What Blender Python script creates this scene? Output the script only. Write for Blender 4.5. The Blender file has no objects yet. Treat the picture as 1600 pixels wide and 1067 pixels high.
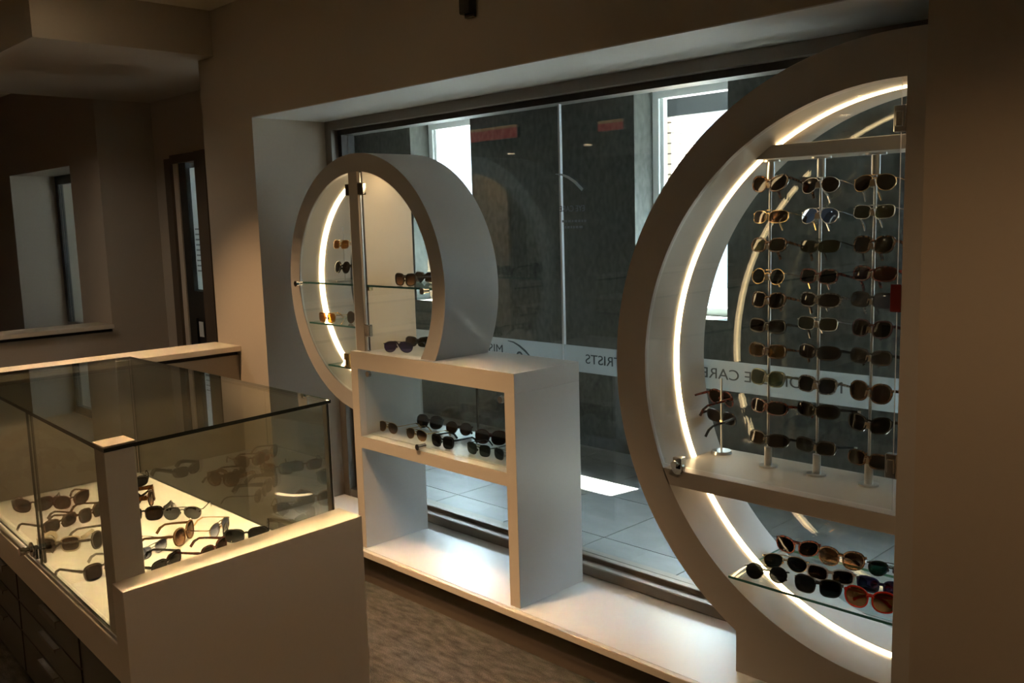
import bpy, math, random
from mathutils import Vector, Matrix
random.seed(7)
PI = math.pi
R = math.radians
C = bpy.context.scene.collection
S = bpy.context.scene

# ------------------------------------------------------------------ camera
cam_d = bpy.data.cameras.new('camera')
cam = bpy.data.objects.new('camera', cam_d)
C.objects.link(cam)
YAW, PITCH, ROLL = -0.7979083, -0.1323825, -0.0288878
fw = Vector((math.sin(YAW) * math.cos(PITCH), math.cos(YAW) * math.cos(PITCH), math.sin(PITCH)))
ri = Vector((math.cos(YAW), -math.sin(YAW), 0))
up = ri.cross(fw)
cr, sr = math.cos(ROLL), math.sin(ROLL)
r2, u2 = cr * ri + sr * up, -sr * ri + cr * up
cam.matrix_world = Matrix(((r2.x, u2.x, -fw.x, 4.113), (r2.y, u2.y, -fw.y, -2.3), (r2.z, u2.z, -fw.z, 1.612), (0, 0, 0, 1)))
cam_d.sensor_width = 36
cam_d.lens = 36 * 1437.112 / 1600
cam_d.clip_start = 0.02
S.camera = cam

# ------------------------------------------------------------------ world, sun, exposure
w = bpy.data.worlds.new('sky')
S.world = w
w.use_nodes = True
bg = w.node_tree.nodes['Background']
bg.inputs[0].default_value = (0.70, 0.85, 1.0, 1)
bg.inputs[1].default_value = 74.0
sun_d = bpy.data.lights.new('sun', 'SUN')
sun = bpy.data.objects.new('sun', sun_d)
C.objects.link(sun)
sun_d.energy = 400
sun_d.color = (1.0, 0.97, 0.92)
sun_d.angle = 0.009
sun.location = (3, 9, 9)
sun.rotation_euler = Vector((-0.15, -0.80, -1.24)).to_track_quat('-Z', 'Y').to_euler()
S.view_settings.view_transform = 'Standard'
S.view_settings.look = 'None'
S.view_settings.gamma = 1
S.view_settings.use_curve_mapping = False
S.view_settings.exposure = 0.0
S.cycles.transparent_max_bounces = 40
S.cycles.max_bounces = 12

WARM = (1.0, 0.63, 0.32)
# ceiling lamps of the shop, the last an added fill: x, y, z, watts, cone (deg), aims straight down
LAMPS = [
    (0.0, -0.86, 2.69, 190, 84),
    (1.46, -1.18, 2.69, 320, 66),
    (1.45, -0.88, 2.69, 230, 74),
    (3.7, -1.35, 2.69, 50, 130),
    (2.2, -3.6, 2.69, 30, 130),
    (-1.0, -2.2, 2.69, 50, 130),
    (0.01, -6.24, 2.69, 80, 120),
    (-0.91, -7.8, 2.69, 80, 120),
    (-2.14, -9.0, 2.69, 80, 120),
    (-5.15, -7.47, 2.69, 80, 120),
    (-6.99, -7.65, 2.69, 80, 120),
    (-1.45, -1.35, 2.69, 36, 150),  # added fill lamp, out of view, brightens the bay
]


# ------------------------------------------------------------------ materials
def mat(name, col, rough=0.5, metal=0.0, spec=0.5, noise=0.0, nscale=20.0, bump=0.0, coat=0.0):
    m = bpy.data.materials.new(name)
    m.use_nodes = True
    nt = m.node_tree
    b = nt.nodes['Principled BSDF']
    b.inputs['Base Color'].default_value = (*col, 1)
    b.inputs['Roughness'].default_value = rough
    b.inputs['Metallic'].default_value = metal
    b.inputs['Specular IOR Level'].default_value = spec
    b.inputs['Coat Weight'].default_value = coat
    if noise or bump:
        tc = nt.nodes.new('ShaderNodeTexCoord')
        n = nt.nodes.new('ShaderNodeTexNoise')
        n.inputs['Scale'].default_value = nscale
        n.inputs['Detail'].default_value = 6
        nt.links.new(tc.outputs['Object'], n.inputs['Vector'])
        if noise:
            mr = nt.nodes.new('ShaderNodeMix')
            mr.data_type = 'RGBA'
            mr.inputs[6].default_value = (*[c * (1 - noise) for c in col], 1)
            mr.inputs[7].default_value = (*[min(1, c * (1 + noise)) for c in col], 1)
            nt.links.new(n.outputs['Fac'], mr.inputs[0])
            nt.links.new(mr.outputs[2], b.inputs['Base Color'])
        if bump:
            bp = nt.nodes.new('ShaderNodeBump')
            bp.inputs['Strength'].default_value = bump
            bp.inputs['Distance'].default_value = 0.01
            nt.links.new(n.outputs['Fac'], bp.inputs['Height'])
            nt.links.new(bp.outputs['Normal'], b.inputs['Normal'])
    return m


def emit(name, col, strength):
    m = bpy.data.materials.new(name)
    m.use_nodes = True
    nt = m.node_tree
    nt.nodes.clear()
    e = nt.nodes.new('ShaderNodeEmission')
    e.inputs[0].default_value = (*col, 1)
    e.inputs[1].default_value = strength
    o = nt.nodes.new('ShaderNodeOutputMaterial')
    nt.links.new(e.outputs[0], o.inputs[0])
    return m


def glass(name, tint, f0=0.04, rough=0.0, refl=(1, 1, 1), tint2=None, gain=0.96, haze=0.0):
    """thin sheet: a tinted see-through layer under a mirror-like surface that strengthens at grazing angles"""
    m = bpy.data.materials.new(name)
    m.use_nodes = True
    nt = m.node_tree
    nt.nodes.clear()
    L = nt.links.new
    lw = nt.nodes.new('ShaderNodeLayerWeight')
    lw.inputs[0].default_value = 0.5
    pw = nt.nodes.new('ShaderNodeMath')
    pw.operation = 'POWER'
    pw.inputs[1].default_value = 5
    L(lw.outputs['Facing'], pw.inputs[0])
    ma = nt.nodes.new('ShaderNodeMath')
    ma.operation = 'MULTIPLY_ADD'
    ma.inputs[1].default_value = gain * (1 - f0)
    ma.inputs[2].default_value = f0
    L(pw.outputs[0], ma.inputs[0])
    tr = nt.nodes.new('ShaderNodeBsdfTransparent')
    tr.inputs[0].default_value = (*tint, 1)
    if tint2:
        tc = nt.nodes.new('ShaderNodeTexCoord')
        sx = nt.nodes.new('ShaderNodeSeparateXYZ')
        L(tc.outputs['Generated'], sx.inputs[0])
        mx = nt.nodes.new('ShaderNodeMix')
        mx.data_type = 'RGBA'
        mx.inputs[6].default_value = (*tint2, 1)
        mx.inputs[7].default_value = (*tint, 1)
        L(sx.outputs['Z'], mx.inputs[0])
        L(mx.outputs[2], tr.inputs[0])
    base = tr
    if haze:
        df = nt.nodes.new('ShaderNodeBsdfDiffuse')
        df.inputs[0].default_value = (0.5, 0.52, 0.5, 1)
        hz = nt.nodes.new('ShaderNodeMixShader')
        hz.inputs[0].default_value = haze
        L(tr.outputs[0], hz.inputs[1])
        L(df.outputs[0], hz.inputs[2])
        base = hz
    gl = nt.nodes.new('ShaderNodeBsdfGlossy')
    gl.inputs[0].default_value = (*refl, 1)
    gl.inputs['Roughness'].default_value = rough
    ms = nt.nodes.new('ShaderNodeMixShader')
    L(ma.outputs[0], ms.inputs[0])
    L(base.outputs[0], ms.inputs[1])
    L(gl.outputs[0], ms.inputs[2])
    o = nt.nodes.new('ShaderNodeOutputMaterial')
    L(ms.outputs[0], o.inputs[0])
    return m


def two_tone(name, c1, c2, scale, rough=0.2, stretch=(1, 1, 1), lo=0.4, hi=0.6, bump=0.0, detail=5, spec=0.5):
    m = bpy.data.materials.new(name)
    m.use_nodes = True
    nt = m.node_tree
    L = nt.links.new
    b = nt.nodes['Principled BSDF']
    b.inputs['Roughness'].default_value = rough
    b.inputs['Specular IOR Level'].default_value = spec
    tc = nt.nodes.new('ShaderNodeTexCoord')
    mp = nt.nodes.new('ShaderNodeMapping')
    mp.inputs['Scale'].default_value = stretch
    n = nt.nodes.new('ShaderNodeTexNoise')
    n.inputs['Scale'].default_value = scale
    n.inputs['Detail'].default_value = detail
    cr_ = nt.nodes.new('ShaderNodeValToRGB')
    cr_.color_ramp.elements[0].position = lo
    cr_.color_ramp.elements[0].color = (*c1, 1)
    cr_.color_ramp.elements[1].position = hi
    cr_.color_ramp.elements[1].color = (*c2, 1)
    L(tc.outputs['Object'], mp.inputs[0])
    L(mp.outputs[0], n.inputs['Vector'])
    L(n.outputs['Fac'], cr_.inputs[0])
    L(cr_.outputs[0], b.inputs['Base Color'])
    if bump:
        bp = nt.nodes.new('ShaderNodeBump')
        bp.inputs['Strength'].default_value = bump
        bp.inputs['Distance'].default_value = 0.01
        L(n.outputs['Fac'], bp.inputs['Height'])
        L(bp.outputs['Normal'], b.inputs['Normal'])
    return m


M = {}
M['paint'] = mat('beige_paint', (0.50, 0.43, 0.35), 0.75, noise=0.03, nscale=60, bump=0.04, spec=0.25)
M['soffit'] = mat('daylight_paled_soffit', (0.80, 0.80, 0.79), 0.6, noise=0.02, nscale=40)  # paler than the wall paint, bounced daylight put into the colour
M['ceiling'] = mat('ceiling_paint', (0.74, 0.66, 0.52), 0.85, noise=0.03, nscale=30, spec=0.2)
M['lam'] = mat('pale_laminate', (0.66, 0.575, 0.475), 0.36, noise=0.02, nscale=90, spec=0.4)
M['lam_white'] = mat('white_laminate', (0.76, 0.74, 0.72), 0.28, noise=0.015, nscale=90, spec=0.45)
M['lam_ring'] = mat('greyer_bent_laminate', (0.49, 0.45, 0.405), 0.40, noise=0.02, nscale=90, spec=0.4)
M['shade_lam'] = mat('shaded_laminate', (0.022, 0.016, 0.012), 0.42, noise=0.1, nscale=40)  # counter laminate darkened, its shade put into the colour
M['base'] = mat('toe_kick_vinyl', (0.10, 0.075, 0.055), 0.6, noise=0.08, nscale=40)
M['black'] = mat('black_plastic', (0.012, 0.012, 0.012), 0.25)
M['gap'] = mat('dark_joint', (0.02, 0.016, 0.012), 0.7)
M['pull'] = mat('dark_nickel_pull', (0.10, 0.085, 0.07), 0.45, metal=0.4)
M['chrome'] = mat('polished_chrome', (0.75, 0.72, 0.68), 0.12, metal=1)
M['steel'] = mat('brushed_steel', (0.62, 0.60, 0.57), 0.3, metal=1, noise=0.06, nscale=120)
M['alu'] = mat('bronze_anodised_aluminium', (0.27, 0.235, 0.20), 0.42, metal=0.55, noise=0.05, nscale=50)
M['alu_dark'] = mat('dark_channel', (0.05, 0.045, 0.042), 0.45, metal=0.3)
M['post'] = mat('satin_olive_post', (0.50, 0.45, 0.36), 0.42, metal=0.0, noise=0.04, nscale=30)
M['post_cap'] = mat('dull_bronze_cap', (0.20, 0.17, 0.13), 0.5)
M['window_glass'] = glass('window_glass', (0.93, 0.965, 0.955), f0=0.034, gain=0.8)
M['door_glass'] = glass('clear_door_glass', (0.965, 0.985, 0.975), f0=0.04)
M['case_glass'] = glass('case_glass', (0.93, 0.955, 0.92), f0=0.045, haze=0.002)
M['back_glass'] = glass('case_back_glass', (0.84, 0.85, 0.80), f0=0.21, haze=0.004)
M['shelf_glass'] = glass('shelf_glass', (0.95, 0.98, 0.965), f0=0.05)
M['sill_out'] = mat('dull_grey_metal_sill', (0.012, 0.014, 0.016), 0.7, spec=0.2)
M['glass_edge'] = mat('green_glass_edge', (0.05, 0.17, 0.14), 0.15, spec=0.8)
M['glass_edge_dark'] = mat('dark_glass_edge', (0.02, 0.025, 0.02), 0.2, spec=0.6)
M['seam'] = mat('clear_silicone_seam', (0.75, 0.80, 0.86), 0.25)
M['led'] = emit('warm_white_led', (1.0, 0.70, 0.37), 13.0)
M['lamp'] = emit('downlight_lens', (1.0, 0.78, 0.5), 14.0)
M['sign_red'] = emit('backlit_red', (1.0, 0.14, 0.10), 0.75)
M['sign_yellow'] = emit('backlit_yellow', (1.0, 0.66, 0.3), 0.8)
M['trim_white'] = mat('white_metal_trim', (0.75, 0.72, 0.66), 0.4)
M['stone'] = two_tone('dark_granite_cladding', (0.03, 0.033, 0.031), (0.085, 0.088, 0.078), 16, 0.55, (2, 2, 1.2), 0.3, 0.75, bump=0.06, detail=10, spec=0.15)
M['tile'] = two_tone('grey_porcelain_tile', (0.14, 0.14, 0.135), (0.20, 0.20, 0.19), 5, 0.42, (1, 2, 1), 0.3, 0.7)
M['grout'] = mat('grey_grout', (0.10, 0.10, 0.10), 0.9)
M['white_ext'] = mat('grey_soffit_board', (0.30, 0.31, 0.31), 0.6)
M['white_frame'] = mat('white_window_frame', (0.78, 0.83, 0.85), 0.4)
M['brick'] = two_tone('buff_brick', (0.52, 0.36, 0.25), (0.66, 0.50, 0.38), 14, 0.8)
M['street'] = mat('pale_concrete_street', (0.11, 0.11, 0.105), 0.85, noise=0.1, nscale=3)
M['facade'] = mat('grey_render_facade', (0.05, 0.05, 0.05), 0.8)
M['blue_glass'] = mat('blue_street_glazing', (0.03, 0.045, 0.075), 0.3)
M['awning'] = mat('dark_awning_fabric', (0.03, 0.035, 0.04), 0.7)
M['paper'] = mat('white_paper', (0.78, 0.80, 0.80), 0.7)
M['ink'] = mat('grey_ink', (0.22, 0.24, 0.26), 0.7)
M['letter'] = mat('dark_grey_vinyl', (0.05, 0.06, 0.065), 0.6)
M['decal'] = mat('pale_blue_vinyl', (0.55, 0.65, 0.72), 0.5)
M['decal_dim'] = mat('dim_blue_vinyl', (0.13, 0.145, 0.18), 0.5)
M['door_brown'] = mat('brown_door_frame', (0.11, 0.08, 0.055), 0.5)
M['door_dark'] = mat('black_door_stile', (0.012, 0.013, 0.014), 0.35)
M['red'] = mat('painted_red_reflection', (0.10, 0.008, 0.006), 0.3)  # flat colour for the red reflection on the middle hinge
M['tag'] = mat('white_price_tag', (0.62, 0.57, 0.48), 0.6)
M['acrylic'] = glass('clear_acrylic', (0.90, 0.92, 0.92), f0=0.06, haze=0.06)
M['nose'] = mat('tan_nose_rest', (0.30, 0.23, 0.15), 0.35)

# carpet: streaky loop pile in browns and greys
m = bpy.data.materials.new('striped_loop_carpet')
m.use_nodes = True
nt = m.node_tree
L = nt.links.new
b = nt.nodes['Principled BSDF']
b.inputs['Roughness'].default_value = 0.95
b.inputs['Specular IOR Level'].default_value = 0.1
tc = nt.nodes.new('ShaderNodeTexCoord')
mp = nt.nodes.new('ShaderNodeMapping')
mp.inputs['Scale'].default_value = (14.0, 42, 1)
n1 = nt.nodes.new('ShaderNodeTexNoise')
n1.inputs['Scale'].default_value = 1.0
n1.inputs['Detail'].default_value = 4
n2 = nt.nodes.new('ShaderNodeTexNoise')
n2.inputs['Scale'].default_value = 260
n2.inputs['Detail'].default_value = 3
r1 = nt.nodes.new('ShaderNodeValToRGB')
r1.color_ramp.elements[0].position = 0.32
r1.color_ramp.elements[0].color = (0.07, 0.06, 0.052, 1)
r1.color_ramp.elements[1].position = 0.66
r1.color_ramp.elements[1].color = (0.145, 0.13, 0.115, 1)
mx = nt.nodes.new('ShaderNodeMix')
mx.data_type = 'RGBA'
mx.blend_type = 'MULTIPLY'
mx.inputs[0].default_value = 0.75
L(tc.outputs['Object'], mp.inputs[0])
L(mp.outputs[0], n1.inputs['Vector'])
L(tc.outputs['Object'], n2.inputs['Vector'])
L(n1.outputs['Fac'], r1.inputs[0])
L(r1.outputs[0], mx.inputs[6])
r2_ = nt.nodes.new('ShaderNodeValToRGB')
r2_.color_ramp.elements[0].position = 0.35
r2_.color_ramp.elements[0].color = (0.35, 0.35, 0.35, 1)
r2_.color_ramp.elements[1].position = 0.65
L(n2.outputs['Fac'], r2_.inputs[0])
L(r2_.outputs[0], mx.inputs[7])
L(mx.outputs[2], b.inputs['Base Color'])
bp = nt.nodes.new('ShaderNodeBump')
bp.inputs['Strength'].default_value = 0.5
bp.inputs['Distance'].default_value = 0.01
L(n2.outputs['Fac'], bp.inputs['Height'])
L(bp.outputs['Normal'], b.inputs['Normal'])
M['carpet'] = m

# frosted band on the shop window: lets light through, scatters it
m = bpy.data.materials.new('frosted_vinyl_band')
m.use_nodes = True
nt = m.node_tree
nt.nodes.clear()
L = nt.links.new
tr = nt.nodes.new('ShaderNodeBsdfTransparent')
tr.inputs[0].default_value = (0.85, 0.9, 0.92, 1)
tl = nt.nodes.new('ShaderNodeBsdfTranslucent')
tl.inputs[0].default_value = (0.78, 0.82, 0.84, 1)
df = nt.nodes.new('ShaderNodeBsdfDiffuse')
df.inputs[0].default_value = (0.6, 0.63, 0.64, 1)
m1 = nt.nodes.new('ShaderNodeMixShader')
m1.inputs[0].default_value = 0.45
L(tl.outputs[0], m1.inputs[1])
L(df.outputs[0], m1.inputs[2])
m2 = nt.nodes.new('ShaderNodeMixShader')
m2.inputs[0].default_value = 0.62
L(tr.outputs[0], m2.inputs[1])
L(m1.outputs[0], m2.inputs[2])
o = nt.nodes.new('ShaderNodeOutputMaterial')
L(m2.outputs[0], o.inputs[0])
M['frost'] = m

# thin paper that lets daylight through
m = bpy.data.materials.new('translucent_paper')
m.use_nodes = True
nt = m.node_tree
nt.nodes.clear()
tl = nt.nodes.new('ShaderNodeBsdfTranslucent')
tl.inputs[0].default_value = (0.85, 0.88, 0.88, 1)
df = nt.nodes.new('ShaderNodeBsdfDiffuse')
df.inputs[0].default_value = (0.75, 0.77, 0.77, 1)
ms_ = nt.nodes.new('ShaderNodeMixShader')
ms_.inputs[0].default_value = 0.35
nt.links.new(tl.outputs[0], ms_.inputs[1])
nt.links.new(df.outputs[0], ms_.inputs[2])
o = nt.nodes.new('ShaderNodeOutputMaterial')
nt.links.new(ms_.outputs[0], o.inputs[0])
M['paper_lit'] = m

# eyewear frames and lenses
F = {
    'black': mat('black_acetate', (0.008, 0.008, 0.008), 0.12),
    'tortoise': two_tone('tortoise_acetate', (0.012, 0.006, 0.004), (0.16, 0.065, 0.02), 120, 0.12),
    'tortoise_red': two_tone('red_tortoise_acetate', (0.02, 0.006, 0.005), (0.20, 0.04, 0.02), 110, 0.12),
    'plum': mat('plum_acetate', (0.06, 0.018, 0.022), 0.15),
    'maroon': mat('maroon_acetate', (0.045, 0.008, 0.012), 0.15),
    'navy': mat('navy_acetate', (0.012, 0.014, 0.05), 0.12),
    'red': mat('red_acetate', (0.55, 0.03, 0.015), 0.15),
    'cream': mat('cream_acetate', (0.80, 0.68, 0.47), 0.2),
    'tan_plastic': mat('tan_acetate', (0.28, 0.16, 0.08), 0.18),
    'grey_plastic': two_tone('speckled_grey_acetate', (0.05, 0.045, 0.04), (0.25, 0.22, 0.19), 180, 0.15),
    'clear_pink': glass('clear_pink_acetate', (0.93, 0.80, 0.74), f0=0.12, haze=0.1),
    'olive': glass('olive_crystal_acetate', (0.55, 0.52, 0.33), f0=0.10, haze=0.06),
    'gold': mat('gold_metal', (0.75, 0.52, 0.25), 0.2, metal=1),
    'silver': mat('silver_metal', (0.72, 0.71, 0.70), 0.18, metal=1),
    'black_metal': mat('gunmetal_wire', (0.04, 0.04, 0.042), 0.25, metal=0.8),
}
LENS = {
    'dark': glass('black_lens', (0.05, 0.05, 0.05), f0=0.030, gain=0.5),
    'grey': glass('grey_lens', (0.11, 0.115, 0.12), f0=0.030, gain=0.5),
    'brown': glass('brown_lens', (0.17, 0.09, 0.05), f0=0.030, gain=0.5),
    'brown_grad': glass('brown_gradient_lens', (0.16, 0.09, 0.05), f0=0.042, gain=0.5, tint2=(0.72, 0.52, 0.38)),
    'blue_grad': glass('blue_gradient_lens', (0.22, 0.25, 0.38), f0=0.048, gain=0.5, tint2=(0.80, 0.82, 0.88)),
    'grey_mirror': glass('silver_mirror_lens', (0.10, 0.10, 0.10), f0=0.32),
    'blue_mirror': glass('blue_mirror_lens', (0.04, 0.12, 0.30), f0=0.38, refl=(0.35, 0.55, 1.0)),
    'amber': glass('amber_lens', (0.62, 0.36, 0.12), f0=0.048, gain=0.5),
    'orange_brown': glass('orange_brown_lens', (0.40, 0.20, 0.08), f0=0.048, gain=0.5, tint2=(0.65, 0.38, 0.22)),
    'green': glass('bottle_green_lens', (0.05, 0.13, 0.09), f0=0.048, gain=0.5),
    'grey_green': glass('grey_green_lens', (0.13, 0.15, 0.12), f0=0.048, gain=0.5),
    'purple': glass('violet_lens', (0.22, 0.17, 0.36), f0=0.14, refl=(0.8, 0.75, 1.0)),
    'navy': glass('navy_lens', (0.08, 0.09, 0.18), f0=0.054, gain=0.5),
    'olive': glass('olive_lens', (0.25, 0.25, 0.15), f0=0.036, gain=0.5),
    'red': glass('red_lens', (0.22, 0.05, 0.04), f0=0.036, gain=0.5),
}


# ------------------------------------------------------------------ mesh helpers
class MB:
    def __init__(s):
        s.v, s.f, s.mi = [], [], []

    def add(s, vs, fs, mi=0):
        o = len(s.v)
        s.v += [tuple(x) for x in vs]
        s.f += [tuple(i + o for i in f) for f in fs]
        s.mi += [mi] * len(fs)
        return s

    def box(s, x0, x1, y0, y1, z0, z1, mi=0, side_mi=None):
        vs = [(x0, y0, z0), (x1, y0, z0), (x1, y1, z0), (x0, y1, z0), (x0, y0, z1), (x1, y0, z1), (x1, y1, z1), (x0, y1, z1)]
        s.add(vs, [(0, 3, 2, 1), (4, 5, 6, 7), (0, 1, 5, 4), (1, 2, 6, 5), (2, 3, 7, 6), (3, 0, 4, 7)], mi)
        return s

    def prism(s, poly, a0, a1, axis='z', mi=0, side_mi=None):
        """polygon (ccw) pushed along an axis; axis y takes (x, z) points, axis z takes (x, y), axis x takes (y, z)"""
        n = len(poly)
        P = {'z': lambda p, a: (p[0], p[1], a), 'y': lambda p, a: (p[0], a, p[1]), 'x': lambda p, a: (a, p[0], p[1])}[axis]
        vs = [P(p, a0) for p in poly] + [P(p, a1) for p in poly]
        flip = axis == 'y'
        caps = [tuple(reversed(range(n))), tuple(range(n, 2 * n))]
        sides = [(i, (i + 1) % n, n + (i + 1) % n, n + i) for i in range(n)]
        if flip:
            caps = [tuple(reversed(c)) for c in caps]
            sides = [tuple(reversed(c)) for c in sides]
        s.add(vs, caps, mi)
        o = len(s.v) - 2 * n
        s.f += [tuple(i + o for i in f) for f in sides]
        s.mi += [mi if side_mi is None else side_mi] * n
        return s

    def arc(s, cx, cz, ro, ri_, ao, ai, y0, y1, n=72, mi=0):
        """thick ring sector in the XZ plane; ao / ai = (start, end) angles in degrees of the outer / inner edge"""
        vs = []
        for k in range(n + 1):
            t = k / n
            a, c = R(ao[0] + (ao[1] - ao[0]) * t), R(ai[0] + (ai[1] - ai[0]) * t)
            for y in (y0, y1):
                vs.append((cx + ro * math.cos(a), y, cz + ro * math.sin(a)))
                vs.append((cx + ri_ * math.cos(c), y, cz + ri_ * math.sin(c)))
        fs = []
        for k in range(n):
            i, j = 4 * k, 4 * k + 4
            fs += [(i, i + 1, j + 1, j), (i + 2, j + 2, j + 3, i + 3), (i, j, j + 2, i + 2), (i + 1, i + 3, j + 3, j + 1)]
        fs += [(0, 2, 3, 1), (4 * n, 4 * n + 1, 4 * n + 3, 4 * n + 2)]
        s.add(vs, fs, mi)
        return s

    def cyl(s, p0, p1, r0, r1=None, n=16, mi=0):
        r1 = r0 if r1 is None else r1
        p0, p1 = Vector(p0), Vector(p1)
        d = (p1 - p0).normalized()
        a = d.orthogonal().normalized()
        b_ = d.cross(a)
        vs = []
        for p, r in ((p0, r0), (p1, r1)):
            vs += [p + r * (math.cos(2 * PI * k / n) * a + math.sin(2 * PI * k / n) * b_) for k in range(n)]
        fs = [(k, (k + 1) % n, n + (k + 1) % n, n + k) for k in range(n)] + [tuple(reversed(range(n))), tuple(range(n, 2 * n))]
        s.add(vs, fs, mi)
        return s

    def sweep(s, pts, w, h, side=Vector((1, 0, 0)), mi=0):
        """rectangular bar along points; w, h lists of half sizes"""
        vs = []
        for k, p in enumerate(pts):
            p = Vector(p)
            q0, q1 = Vector(pts[max(0, k - 1)]), Vector(pts[min(len(pts) - 1, k + 1)])
            d = (q1 - q0).normalized()
            u = (side - side.dot(d) * d).normalized()
            v = d.cross(u)
            for a, c in ((-1, -1), (1, -1), (1, 1), (-1, 1)):
                vs.append(p + u * a * w[k] + v * c * h[k])
        fs = []
        for k in range(len(pts) - 1):
            for e in range(4):
                i, j = 4 * k + e, 4 * k + (e + 1) % 4
                fs.append((i, j, j + 4, i + 4))
        m_ = 4 * (len(pts) - 1)
        fs += [(3, 2, 1, 0), (m_, m_ + 1, m_ + 2, m_ + 3)]
        s.add(vs, fs, mi)
        return s

    def mesh(s, name, mats, smooth=False):
        me = bpy.data.meshes.new(name)
        me.from_pydata(s.v, [], s.f)
        for q in mats:
            me.materials.append(q)
        for p, i in zip(me.polygons, s.mi):
            p.material_index = i
            p.use_smooth = smooth
        me.update()
        return me

    def obj(s, name, mats, parent=None, bevel=0.0, smooth=False, seg=1):
        if not isinstance(mats, (list, tuple)):
            mats = [mats]
        o_ = bpy.data.objects.new(name, s.mesh(name, mats, smooth))
        C.objects.link(o_)
        if parent is not None:
            o_.parent = parent
        if smooth:
            es = o_.modifiers.new('edges', 'EDGE_SPLIT')
            es.split_angle = R(35)
        if bevel:
            bv = o_.modifiers.new('bevel', 'BEVEL')
            bv.width = bevel
            bv.segments = seg
            bv.limit_method = 'ANGLE'
            bv.angle_limit = R(40)
        return o_


def tag(o_, label=None, cat=None, group=None, kind=None):
    if label:
        o_['label'] = label
    if cat:
        o_['category'] = cat
    if group:
        o_['group'] = group
    if kind:
        o_['kind'] = kind
    return o_


def empty(name, loc, label, cat, group=None):
    e = bpy.data.objects.new(name, None)
    e.empty_display_size = 0.05
    C.objects.link(e)
    e.location = loc
    return tag(e, label, cat, group)


def keep(o_, root):
    """parent a world-coordinates mesh under a placed empty"""
    o_.parent = root
    o_.matrix_parent_inverse = root.matrix_basis.inverted()
    return o_


def struct(o_, label, cat=None):
    return tag(o_, label, cat or 'wall', kind='structure')


def box(name, d, m_, parent=None, bevel=0.0):
    o_ = MB().box(*d).obj(name, m_, None, bevel)
    if parent is not None:
        keep(o_, parent)
    return o_


# ------------------------------------------------------------------ room shell
CZ = 2.69
struct(box('floor', (-9, 7, -10, 0.56, -0.06, 0.0), M['carpet']), 'brown and grey streaked loop carpet floor of the shop', 'floor')
struct(box('ceiling', (-9, 7, -10, 0.55, CZ, CZ + 0.08), M['ceiling']), 'plain beige ceiling of the shop', 'ceiling')
ww = MB()
ww.box(-0.51, 0, 0, 0.56, 0, CZ)
ww.box(0, 3.2, 0, 0.56, 2.136, CZ)
ww.box(3.2, 7, 0, 0.56, 0, CZ)
struct(ww.obj('wall_window', M['paint']), 'beige window wall with a deep opening for the shop window', 'wall')
struct(box('wall_right', (7, 7.1, -10, 0.56, 0, CZ), M['paint']), 'plain beige wall at the far right end of the shop', 'wall')
struct(box('wall_back', (-9, 7.1, -10.1, -10, 0, CZ), M['paint']), 'plain beige wall at the back of the shop', 'wall')
struct(box('wall_left', (-9.1, -9, -10.1, 0.56, 0, CZ), M['paint']), 'plain beige wall at the left end of the shop', 'wall')
struct(box('wall_bulkhead', (-2.2, -0.346, -0.85, 0.47, 2.468, CZ), M['paint']), 'dropped beige ceiling bulkhead above the near half wall', 'wall')
struct(box('trim_2', (0.0, 3.2, 0.0, 0.50, 2.1322, 2.136), M['soffit']), 'added soffit board over the shop window niche, paled for bounced daylight', 'trim')  # thin board added to carry the paler soffit colour
# half walls with ledges
for i, (x0, x1, y1, zt) in enumerate(((-0.51, -0.29, 0.0, 1.0), (-2.42, -2.2, 0.09, 0.985))):
    hw = struct(box('wall_half', (x0, x1, -7.5, y1, 0, zt - 0.05), M['paint']),
                ['beige half wall beside the glass counter, topped by a pale ledge', 'far beige half wall in the dark bay, topped by a pale ledge'][i], 'wall')
    box('shadow_joint', (x0 + 0.015, x1 - 0.015, -7.5, y1, zt - 0.05, zt - 0.028), M['gap'], hw)
    tag(box('ledge', (x0 - 0.03, x1 + 0.03, -7.5, y1, zt - 0.028, zt), M['lam'], hw, 0.002), 'pale laminate ledge')
# far wall with its own window niche, grey side of the bay
fwll = MB()
fwll.box(-9, -4.07, 0.09, 0.56, 0, CZ)
fwll.box(-2.73, -2.2, 0.09, 0.56, 0, CZ)
fwll.box(-4.07, -2.73, 0.09, 0.56, 2.07, CZ)
fwll.box(-4.07, -2.73, 0.09, 0.56, 0, 0.8)
struct(fwll.obj('wall_far', M['paint']), 'far beige wall with a window niche beyond the half walls', 'wall')
bw = MB()
bw.box(-2.2, -1.95, 0.47, 0.60, 0, CZ)
bw.box(-1.95, -1.16, 0.47, 0.60, 2.09, CZ)
bw.box(-1.16, -0.51, 0.47, 0.60, 2.05, CZ)
bw.box(-1.16, -0.51, 0.47, 0.60, 0, 0.3)
bw.box(-0.62, -0.51, 0.47, 0.60, 0.3, 2.05)
struct(bw.obj('wall_bay', M['paint']), 'beige wall of the recessed bay around the side door', 'wall')

# far niche window
wn = struct(box('window_2', (-4.07, -2.73, 0.43, 0.47, 0.8, 0.86), M['alu']), 'dim framed window in the far wall niche', 'window')
for d in ((-4.07, -4.01, 0.43, 0.47, 0.86, 2.07), (-2.79, -2.73, 0.43, 0.47, 0.86, 2.07), (-4.01, -2.79, 0.43, 0.47, 2.0, 2.07)):
    box('frame', d, M['alu_dark'], wn)
box('pane', (-4.01, -2.79, 0.445, 0.453, 0.86, 2.0), M['window_glass'], wn)

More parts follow.
